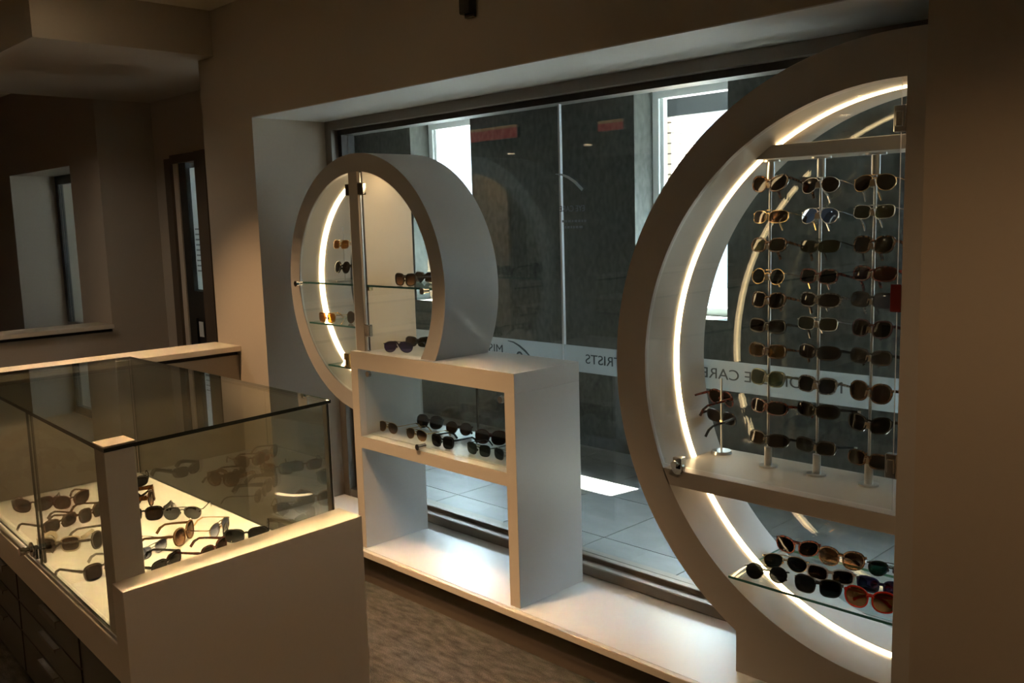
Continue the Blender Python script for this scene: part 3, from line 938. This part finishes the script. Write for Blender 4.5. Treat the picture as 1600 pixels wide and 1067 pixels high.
def eyewear_meshes(shape, thin, broad=False):
    key = (shape, thin, broad)
    if key in CACHE:
        return CACHE[key]
    w_, h_, p, br, k, td, lift, ft = SHAPES[shape]
    t, d = (0.0011, 0.0012) if thin else (0.0032, 0.0022)
    pts = outline(shape)
    blank = bpy.data.materials.get('black_acetate')
    fb_ = MB()
    zb = min(v for _, v in pts) - t
    sh = Vector((0, 0, -zb))
    for side in (-1, 1):
        vs = []
        for i, (u, v) in enumerate(pts):
            u0, v0 = pts[i - 1]
            u1, v1 = pts[(i + 1) % NP]
            n_ = Vector((v1 - v0, -(u1 - u0))).normalized()
            th = t * (1.35 if (v > 0 and not thin) else 1.0)
            for off, dy in ((-0.0006, -d), (th, -d), (th, d), (-0.0006, d)):
                q = place(shape, side, u + n_.x * off, v + n_.y * off) + sh
                q.y += dy
                vs.append(q)
        fs = []
        for i in range(NP):
            for e in range(4):
                a, b_ = 4 * i + e, 4 * i + (e + 1) % 4
                c_, d_ = 4 * ((i + 1) % NP) + (e + 1) % 4, 4 * ((i + 1) % NP) + e
                fs.append((a, b_, c_, d_) if side > 0 else (d_, c_, b_, a))
        fb_.add(vs, fs)
    zbr = sh.z + h_ * 0.16
    xb = br / 2 + 0.003
    r_ = 0.0011 if thin else 0.0028
    fb_.sweep([(-xb, 0, zbr - 0.002), (-xb / 2, -0.001, zbr + 0.002), (0, -0.0015, zbr + 0.003), (xb / 2, -0.001, zbr + 0.002), (xb, 0, zbr - 0.002)], [0.0012 if thin else 0.002] * 5, [r_] * 5, Vector((0, 1, 0)))
    if thin:
        fb_.sweep([(-xb - 0.008, 0, zbr + 0.012), (0, -0.001, zbr + 0.013), (xb + 0.008, 0, zbr + 0.012)], [0.001] * 3, [0.001] * 3, Vector((0, 1, 0)))
    # end pieces with hinge blocks
    ue = w_ / 2 * 0.98
    ve = h_ * 0.24 + lift * ue
    hinge = place(shape, 1, ue, ve) + sh + Vector((0.006, 0.004, 0))
    for side in (-1, 1):
        q0 = place(shape, side, ue - 0.003, ve) + sh
        hp = Vector((side * hinge.x, hinge.y, hinge.z))
        e_ = 0.0012 if thin else 0.0032
        fb_.sweep([q0, (q0 + hp) / 2 + Vector((side * 0.001, -0.002, 0)), hp], [0.0015] * 3, [e_] * 3, Vector((0, 1, 0)))
    # nose pads
    for side in (-1, 1):
        fb_.sweep([(side * (br / 2 + 0.0005), 0.001, zbr - 0.006), (side * (br / 2 - 0.0005), 0.006, zbr - 0.012), (side * (br / 2 + 0.001), 0.005, zbr - 0.017)], [0.0008, 0.0016, 0.0008], [0.002, 0.003, 0.0015])
    frame = fb_.mesh('frame', [blank], True)
    lens = []
    for side in (-1, 1):
        lb = MB()
        vs, cf = [], Vector((0, 0, 0))
        for dy in (-0.0007, 0.0009):
            ring = [place(shape, side, u, v) + sh + Vector((0, dy, 0)) for u, v in pts]
            mid = [place(shape, side, u * 0.55, v * 0.55) + sh + Vector((0, dy - 0.0012, 0)) for u, v in pts]
            vs += ring + mid + [place(shape, side, 0, 0) + sh + Vector((0, dy - 0.0016, 0))]
        nn = 2 * NP + 1
        fs = []
        for lay_ in (0, 1):
            o_ = lay_ * nn
            for i in range(NP):
                j = (i + 1) % NP
                f1 = (o_ + i, o_ + j, o_ + NP + j, o_ + NP + i)
                f2 = (o_ + NP + i, o_ + NP + j, o_ + 2 * NP)
                if (lay_ == 0) == (side > 0):
                    fs += [f1, f2]
                else:
                    fs += [tuple(reversed(f1)), tuple(reversed(f2))]
        lb.add(vs, fs)
        lens.append(lb.mesh('lens', [blank], True))
    temple = {}
    th_ = (0.0011, 0.0014) if thin else ((0.0018, 0.0075) if broad else (0.0017, 0.0036))
    for pose in ('open', 'fold'):
        for side in (-1, 1):
            hx, hy, hz = hinge.x, hinge.y, hinge.z
            if pose == 'open':
                P_ = [(hx, hy, hz), (hx + 0.001, hy + 0.03, hz), (hx, hy + 0.07, hz), (hx - 0.003, hy + 0.098, hz - 0.001), (hx - 0.006, hy + 0.116, hz - 0.011), (hx - 0.008, hy + 0.131, hz - 0.030)]
                P_ = [(side * x, y, z) for x, y, z in P_]
                sd = Vector((1, 0, 0))
            else:
                yy = hy + (0.006 if side > 0 else 0.013)
                P_ = [(hx, hy, hz), (hx - 0.004, yy, hz), (hx - 0.045, yy + 0.002, hz - 0.004), (hx - 0.09, yy + 0.003, hz - 0.009), (hx - 0.112, yy + 0.003, hz - 0.017), (hx - 0.128, yy + 0.003, hz - 0.029)]
                P_ = [(side * x, y, z) for x, y, z in P_]
                sd = Vector((0, 1, 0))
            tb = MB().sweep(P_, [th_[0] * f for f in (1, 1, 1, 1, 1.1, 1.0)], [th_[1] * f for f in (1.2, 1, 0.85, 0.9, 1.2, 1.25)], sd)
            if thin:   # plastic ear tips
                tb.sweep(P_[3:], [0.0018] * 3, [0.0024, 0.0028, 0.0026], sd)
            temple[pose, side] = tb.mesh('temple', [blank], False)
    CACHE[key] = (frame, lens, temple, hinge, h_ - zb * 0)
    return CACHE[key]


THIN = {'gold', 'silver', 'black_metal'}
tag_me = MB().box(-0.001, 0.001, -0.008, 0.008, -0.009, 0.009).mesh('price_tag', [M['tag']])


def part(name, me, m_, root):
    o_ = bpy.data.objects.new(name, me)
    C.objects.link(o_)
    o_.parent = root
    o_.material_slots[0].link = 'OBJECT'
    o_.material_slots[0].material = m_
    return o_


def glasses(label, loc, yaw, shape, frame, lens, pose, group, hang=None, price=False, broad=False, arm=None):
    fm, lm, tm, hinge, h_ = eyewear_meshes(shape, frame in THIN, broad)
    r_ = empty('sunglasses', loc, label, 'sunglasses', group)
    part('frame', fm, F[frame], r_)
    for s_ in (0, 1):
        part('lens', lm[s_], LENS[lens], r_)
    for s_ in (-1, 1):
        part('temple', tm['open' if pose == 'open' else 'fold', s_], F[arm or frame], r_)
    if hang is None:
        tz = hinge.z - 0.030 - 0.004
        pitch = -math.atan2(tz, hinge.y + 0.131) if pose == 'open' else R(-11)
        drop = 0.0005
        if pose != 'open':
            k = SHAPES[shape][4]
            drop += 0.002
        elif pitch > 0:
            drop += 0.0
        r_.location.z += drop
    else:
        pitch = hang
    r_.rotation_euler = (pitch, 0, R(yaw))
    if price:
        t_ = bpy.data.objects.new('price_tag', tag_me)
        C.objects.link(t_)
        t_.parent = r_
        t_.location = (hinge.x, hinge.y + 0.10, hinge.z - 0.006)
    return r_


G1 = 'sunglasses lying on the glass counter deck'
for lb, p, yw, sh_, fr_, le_, br_ in [
    ('large brown gradient sunglasses at the rear edge of the glass counter deck', (0.640, -0.885), 150, 'oversize', 'tortoise', 'brown_grad', True),
    ('silver grey mirrored aviator sunglasses in the middle of the glass counter deck', (0.932, -0.905), 48, 'aviator', 'silver', 'grey_mirror', False),
    ('thin gold sunglasses with blue gradient lenses on the glass counter deck', (1.190, -0.885), 125, 'aviator', 'gold', 'blue_grad', False),
    ('black rectangular sunglasses by the end panel at the back of the glass counter', (1.325, -0.862), 60, 'rect', 'black', 'grey', True),
    ('tan and brown sunglasses with long spread arms behind the counter corner post', (1.170, -1.000), 130, 'oversize', 'tan_plastic', 'brown_grad', False),
    ('glossy black square sunglasses half hidden by the counter corner post', (0.833, -1.006), 50, 'square', 'black', 'brown', True),
    ('small round black sunglasses just behind the counter corner post', (0.600, -0.985), 50, 'round', 'black', 'dark', False),
    ('rimless silver sunglasses with bluish lenses low beside the counter corner post', (1.215, -1.135), 116, 'rect', 'silver', 'blue_grad', False),
    ('dark sunglasses tip showing over the counter end panel nearest the post', (1.375, -1.157), 120, 'rect', 'black', 'dark', False),
    ('red brown sunglasses tip showing over the middle of the counter end panel', (1.390, -1.005), 120, 'square', 'tortoise_red', 'brown', False),
    ('black wraparound sunglasses at the back pane behind the counter post', (0.365, -0.870), 70, 'wrap', 'black', 'dark', True),
    ('purple brown cat eye sunglasses at the far left of the counter deck', (0.390, -1.246), 60, 'cateye', 'plum', 'brown', False),
    ('brown tortoise sunglasses with spread arms beside the counter door seam', (0.690, -1.245), 114, 'rect', 'tortoise', 'brown', False),
    ('red brown cat eye sunglasses at the rear left of the counter deck', (0.445, -1.120), 100, 'cateye', 'tortoise_red', 'brown', False),
    ('dark tortoise sunglasses left of the counter post, arms pointing at the back', (0.665, -1.125), 125, 'square', 'tortoise', 'dark', False),
    ('grey speckled sunglasses half hidden left of the counter corner post', (0.975, -1.205), 140, 'oversize', 'grey_plastic', 'grey', False),
    ('cream white sunglasses with brown lenses at the front of the counter deck', (0.939, -1.335), 50, 'square', 'cream', 'brown', True),
    ('black sunglasses with spread arms nearest the counter door lock', (1.275, -1.315), 112, 'square', 'black', 'brown', False),
]:
    glasses(lb, (p[0], p[1], DK), yw, sh_, fr_, le_, 'open', G1, broad=br_)
G2 = 'sunglasses on the shelf of the white cabinet'
for lb, p, yw, sh_, fr_, le_, po in [
    ('rose gold aviator sunglasses at the left end of the cabinet shelf', (0.840, 0.100), 0, 'aviator', 'gold', 'brown_grad', 'open'),
    ('gold aviator sunglasses just above the cabinet door knob', (1.052, 0.092), 0, 'aviator', 'gold', 'brown_grad', 'open'),
    ('brown oversized sunglasses standing tall at the back left of the cabinet shelf', (0.930, 0.262), 12, 'oversize', 'black', 'brown', 'fold'),
    ('black square sunglasses front and middle on the cabinet shelf', (1.244, 0.077), 0, 'square', 'black', 'dark', 'open'),
    ('round black sunglasses at the back right of the cabinet shelf', (1.129, 0.265), 15, 'round', 'black', 'brown', 'fold'),
    ('black wire rectangular sunglasses at the front right of the cabinet shelf', (1.453, 0.088), 0, 'square', 'black_metal', 'grey_green', 'open'),
    ('dark red sunglasses with broad arms at the back of the cabinet shelf', (1.365, 0.235), 20, 'oversize', 'maroon', 'brown', 'fold'),
    ('silver rimmed sunglasses cut off by the right frame of the cabinet', (1.605, 0.093), 0, 'square', 'silver', 'grey', 'open'),
]:
    glasses(lb, (p[0], p[1], 0.682), yw, sh_, fr_, le_, po, G2, broad=fr_ == 'maroon')
G3 = 'sunglasses on the lower glass shelf'
for lb, p, yw, sh_, fr_, le_, pr_ in [
    ('round gunmetal sunglasses at the left front corner of the glass shelf', (2.690, 0.160), 14, 'round', 'black_metal', 'grey', 0),
    ('round gold wire sunglasses behind the gunmetal pair on the glass shelf', (2.690, 0.275), 14, 'aviator', 'gold', 'grey', 1),
    ('dark tortoise sunglasses with a red sheen at the back of the glass shelf', (2.650, 0.425), 8, 'cateye', 'tortoise_red', 'dark', 0),
    ('large tortoise sunglasses with light arms at the back of the glass shelf', (2.811, 0.410), 8, 'oversize', 'tortoise', 'brown_grad', 0),
    ('clear pink framed sunglasses in the middle of the glass shelf', (2.840, 0.280), 10, 'rect', 'clear_pink', 'brown', 0),
    ('glossy black square sunglasses at the front of the glass shelf', (2.858, 0.165), 10, 'square', 'black', 'grey', 0),
    ('bright red framed sunglasses at the front right of the glass shelf', (3.018, 0.165), 8, 'oversize', 'red', 'orange_brown', 0),
    ('navy blue sunglasses behind the red pair on the glass shelf', (2.995, 0.292), 8, 'rect', 'navy', 'navy', 0),
    ('bottle green aviator sunglasses at the back right of the glass shelf', (2.965, 0.425), 8, 'aviator', 'black_metal', 'green', 0),
]:
    glasses(lb, (p[0], p[1], 0.470), yw, sh_, fr_, le_, 'fold', G3, price=False, arm='gold' if 'light arms' in lb else None)
G4 = 'sunglasses inside the round display ring'
for lb, p, yw, sh_, fr_, le_, po in [
    ('black square gradient sunglasses in front on the shelf right of the ring divider', (1.045, 0.075, 1.346), 0, 'square', 'black', 'brown_grad', 'open'),
    ('dark narrow sunglasses behind the gradient pair right of the ring divider', (0.955, 0.250, 1.346), 0, 'rect', 'black', 'brown', 'fold'),
    ('gold framed amber sunglasses at the left on the lower ring shelf', (0.462, 0.060, 1.157), 0, 'square', 'gold', 'amber', 'open'),
    ('round tortoise sunglasses beside the divider on the lower ring shelf', (0.620, 0.110, 1.157), 0, 'round', 'tortoise', 'brown', 'open'),
    ('violet lensed sunglasses in front on the cabinet top inside the ring', (0.963, 0.086, 1.055), 25, 'aviator', 'black_metal', 'purple', 'open'),
    ('bulky black wraparound sunglasses behind the violet pair on the cabinet top', (0.900, 0.240, 1.055), 15, 'wrap', 'black', 'brown', 'fold'),
    ('red framed sunglasses beside the small clear stand on the upper ring shelf', (0.650, 0.215, 1.346), 10, 'rect', 'red', 'dark', 'fold'),
]:
    glasses(lb, p, yw, sh_, fr_, le_, po, G4)

# small clear stand inside the left ring
ms = empty('eyewear_stand', (0.520, 0.115, 1.346), 'small clear two-tier eyewear stand on the upper shelf of the round ring', 'stand')
keep(MB().box(0.475, 0.565, 0.075, 0.155, 1.346, 1.356).obj('base', M['acrylic']), ms)
keep(MB().cyl((0.520, 0.135, 1.356), (0.520, 0.135, 1.60), 0.003, n=10).obj('rod', M['acrylic'], smooth=True), ms)
for z_ in (1.405, 1.515):
    keep(MB().box(0.513, 0.527, 0.106, 0.138, z_ - 0.005, z_ + 0.006).obj('nose_rest', M['acrylic'], None, 0.002), ms)
glasses('gold rimmed amber sunglasses on the top tier of the small clear stand', (0.525, 0.112, 1.498), -5, 'rect', 'gold', 'amber', 'open', G4, hang=R(-10))
glasses('black round sunglasses on the lower tier of the small clear stand', (0.525, 0.112, 1.386), -5, 'round', 'black', 'brown', 'open', G4, hang=R(-10))

# metal two-tier stand in the half ring
st = empty('eyewear_stand', (2.372, 0.405, 0.780), 'small metal stand with a round foot, left of the three rods', 'stand')
keep(MB().cyl((2.372, 0.405, 0.780), (2.372, 0.405, 0.790), 0.036, 0.034, n=32).obj('base', M['steel'], smooth=True), st)
keep(MB().cyl((2.372, 0.405, 0.790), (2.372, 0.405, 1.045), 0.0035, n=12).obj('rod', M['steel'], smooth=True), st)
for z_ in (0.895, 0.965):
    keep(MB().box(2.366, 2.378, 0.402, 0.432, z_ - 0.006, z_ + 0.004).obj('nose_rest', F['gold'], None, 0.002), st)
glasses('dark tortoise sunglasses on the top tier of the small metal stand', (2.362, 0.430, 0.945), 158, 'aviator', 'tortoise_red', 'brown', 'open', 'sunglasses on the small metal stand', hang=R(-8))
glasses('black sunglasses with a price tag on the lower tier of the metal stand', (2.362, 0.430, 0.880), 165, 'rect', 'black', 'dark', 'open', 'sunglasses on the small metal stand', hang=R(-8), price=True)

# three rods
RODS = [
    (2.585, 0.351, 'left rod', [1.697, 1.597, 1.505, 1.408, 1.33, 1.246, 1.166, 1.078, 0.983, 0.876],
     [('cateye', 'tortoise', 'brown'), ('wrap', 'gold', 'brown_grad'), ('rect', 'tortoise', 'olive'), ('round', 'gold', 'grey_green'), ('square', 'tortoise', 'brown'),
      ('rect', 'black', 'grey'), ('rect', 'tortoise', 'amber'), ('square', 'olive', 'olive'), ('wrap', 'tortoise_red', 'dark'), ('wrap', 'black', 'brown')]),
    (2.751, 0.360, 'middle rod', [1.69, 1.598, 1.505, 1.409, 1.338, 1.265, 1.175, 1.072, 0.991, 0.875],
     [('aviator', 'silver', 'brown'), ('aviator', 'silver', 'blue_mirror'), ('shield', 'black_metal', 'olive'), ('rect', 'tortoise_red', 'dark'), ('wrap', 'grey_plastic', 'grey'),
      ('rect', 'silver', 'olive'), ('wrap', 'black', 'grey'), ('square', 'grey_plastic', 'grey'), ('wrap', 'black', 'dark'), ('rect', 'black', 'grey')]),
    (2.922, 0.355, 'right rod', [1.689, 1.603, 1.507, 1.423, 1.344, 1.26, 1.175, 1.069, 0.972, 0.863],
     [('aviator', 'gold', 'brown'), ('rect', 'silver', 'olive'), ('square', 'tortoise', 'grey'), ('wrap', 'tortoise_red', 'red'), ('rect', 'black', 'navy'),
      ('square', 'maroon', 'dark'), ('rect', 'black', 'grey'), ('oversize', 'tortoise', 'brown'), ('cateye', 'black', 'dark'), ('rect', 'tortoise', 'brown')]),
]
ORD = ['topmost', 'second from the top', 'third from the top', 'fourth from the top', 'fifth from the top', 'sixth from the top', 'seventh from the top',
       'third from the bottom', 'second from the bottom', 'lowest']
FW = {'tortoise': 'brown tortoise', 'gold': 'gold wire', 'black': 'black', 'olive': 'clear olive', 'tortoise_red': 'reddish tortoise', 'silver': 'silver wire', 'black_metal': 'gunmetal',
      'grey_plastic': 'speckled grey', 'maroon': 'maroon'}
SW = {'cateye': 'cat eye', 'wrap': 'wraparound', 'rect': 'rectangular', 'round': 'round', 'square': 'square', 'aviator': 'aviator', 'shield': 'shield', 'oversize': 'oversized'}
for ri_, (rx, ry, rn, zs, kinds) in enumerate(RODS):
    rd = empty('display_rod', (rx, ry, SZ1), 'upright metal eyewear rod of ten nose rests, ' + ['nearest the light strip', 'between two other rods', 'nearest the wall jamb'][ri_], 'display rod', 'upright rods in the half ring')
    keep(MB().cyl((rx, ry, SZ1), (rx, ry, SZ1 + 0.006), 0.030, n=28).obj('flange', M['steel'], smooth=True), rd)
    keep(MB().cyl((rx, ry, SZ1 + 0.006), (rx, ry, SZ1 + 0.068), 0.0125, n=20).obj('socket', M['steel'], smooth=True), rd)
    keep(MB().cyl((rx, ry, SZ1 + 0.068), (rx, ry, BZ0 - 0.055), 0.0045, n=12).obj('rod', M['steel'], smooth=True), rd)
    keep(MB().cyl((rx, ry, BZ0 - 0.062), (rx, ry, BZ0 - 0.006), 0.0125, n=20).obj('socket', M['steel'], smooth=True), rd)
    keep(MB().cyl((rx, ry, BZ0 - 0.006), (rx, ry, BZ0), 0.030, n=28).obj('flange', M['steel'], smooth=True), rd)
    for k, (z_, (sh_, fr_, le_)) in enumerate(zip(zs, kinds)):
        h_ = SHAPES[sh_][1]
        lb = '%s %s sunglasses, %s on the %s' % (FW[fr_], SW[sh_], ORD[k], ['rod nearest the light strip', 'middle rod', 'rod nearest the jamb'][ri_])
        if le_ == 'blue_mirror':
            lb = 'silver wire aviator sunglasses with blue mirror lenses, second from the top on the middle rod'
        keep(MB().prism([(rx - 0.010, z_ - 0.012), (rx + 0.010, z_ - 0.012), (rx + 0.006, z_ + 0.006), (rx - 0.006, z_ + 0.006)], ry - 0.021, ry + 0.005, 'y').obj('nose_rest', M['nose']), rd)
        glasses(lb, (rx + 0.004, ry - 0.026, z_ - h_ * 0.52), -10 + random.uniform(-4, 4), sh_, fr_, le_, 'open', 'sunglasses on the ' + rn, hang=R(-13 + random.uniform(-3, 3)),
                price=(ri_ == 1 and k in (5, 8, 9)))

# ------------------------------------------------------------------ wall box, ceiling lamps
wb = empty('wall_box', (1.595, -0.02, 2.333), 'small black box mounted high on the wall above the shop window', 'speaker')
box('housing', (1.566, 1.626, -0.035, 0, 2.338, 2.52), M['black'], wb, 0.004)
box('bracket', (1.572, 1.620, -0.012, 0, 2.328, 2.338), M['alu_dark'], wb)

SPOTS = ['over the near half wall ledge', 'over the glass counter', 'over the white cabinet', 'over the right wall beside the half ring', 'over the middle of the shop floor',
         'behind the near half wall', 'in the back row, fifth from the left', 'in the back row, fourth from the left', 'in the back row, third from the left',
         'in the back row, second from the left', 'in the back row, farthest left', 'added to fill the bay, beside the bulkhead']
for k, (x0, x1, z0, z1) in enumerate(((-3.95, -3.18, 2.50, 2.64), (-2.02, -1.70, 2.46, 2.56))):
    sg = empty('sign_box', ((x0 + x1) / 2, -4.0, z0), ['long red backlit sign box mirrored in the shop window left of the seam', 'short red backlit sign box mirrored in the shop window right of the seam'][k], 'sign', 'red sign boxes')
    box('housing', (x0, x1, -4.05, -4.0, z0, z1), M['black'], sg)
    box('face', (x0, x1, -4.0, -3.995, z0, z1 - 0.03), M['sign_red'], sg)
    box('top_light', (x0, x1, -4.0, -3.995, z1 - 0.03, z1), M['sign_yellow'], sg)
for i, (x, y, z, e, a) in enumerate(LAMPS):
    dl = empty('ceiling_downlight', (x, y, z - 0.01), 'round recessed warm ceiling downlight ' + SPOTS[i], 'lamp', 'recessed ceiling downlights')
    keep(MB().arc(0, 0, 0.075, 0.058, (0, 360), (0, 360), -0.008, 0.0, 40).obj('trim', M['trim_white'], smooth=True), dl)
    tr_ = dl.children[0]
    tr_.matrix_parent_inverse = Matrix.Identity(4)
    tr_.rotation_euler = (R(90), 0, 0)
    tr_.location = (0, 0, 0.002)
    lm_ = MB().cyl((0, 0, 0.003), (0, 0, 0.007), 0.058, n=32).obj('lens', M['lamp'], dl)
    ld = bpy.data.lights.new('downlight', 'SPOT')
    ld.energy = e
    ld.color = WARM if e != 36 else (1.0, 0.86, 0.68)
    ld.spot_size = R(a)
    ld.spot_blend = 0.55
    ld.shadow_soft_size = 0.05
    lo = bpy.data.objects.new('bulb', ld)
    C.objects.link(lo)
    lo.parent = dl
    lo.location = (0, 0, -0.005)
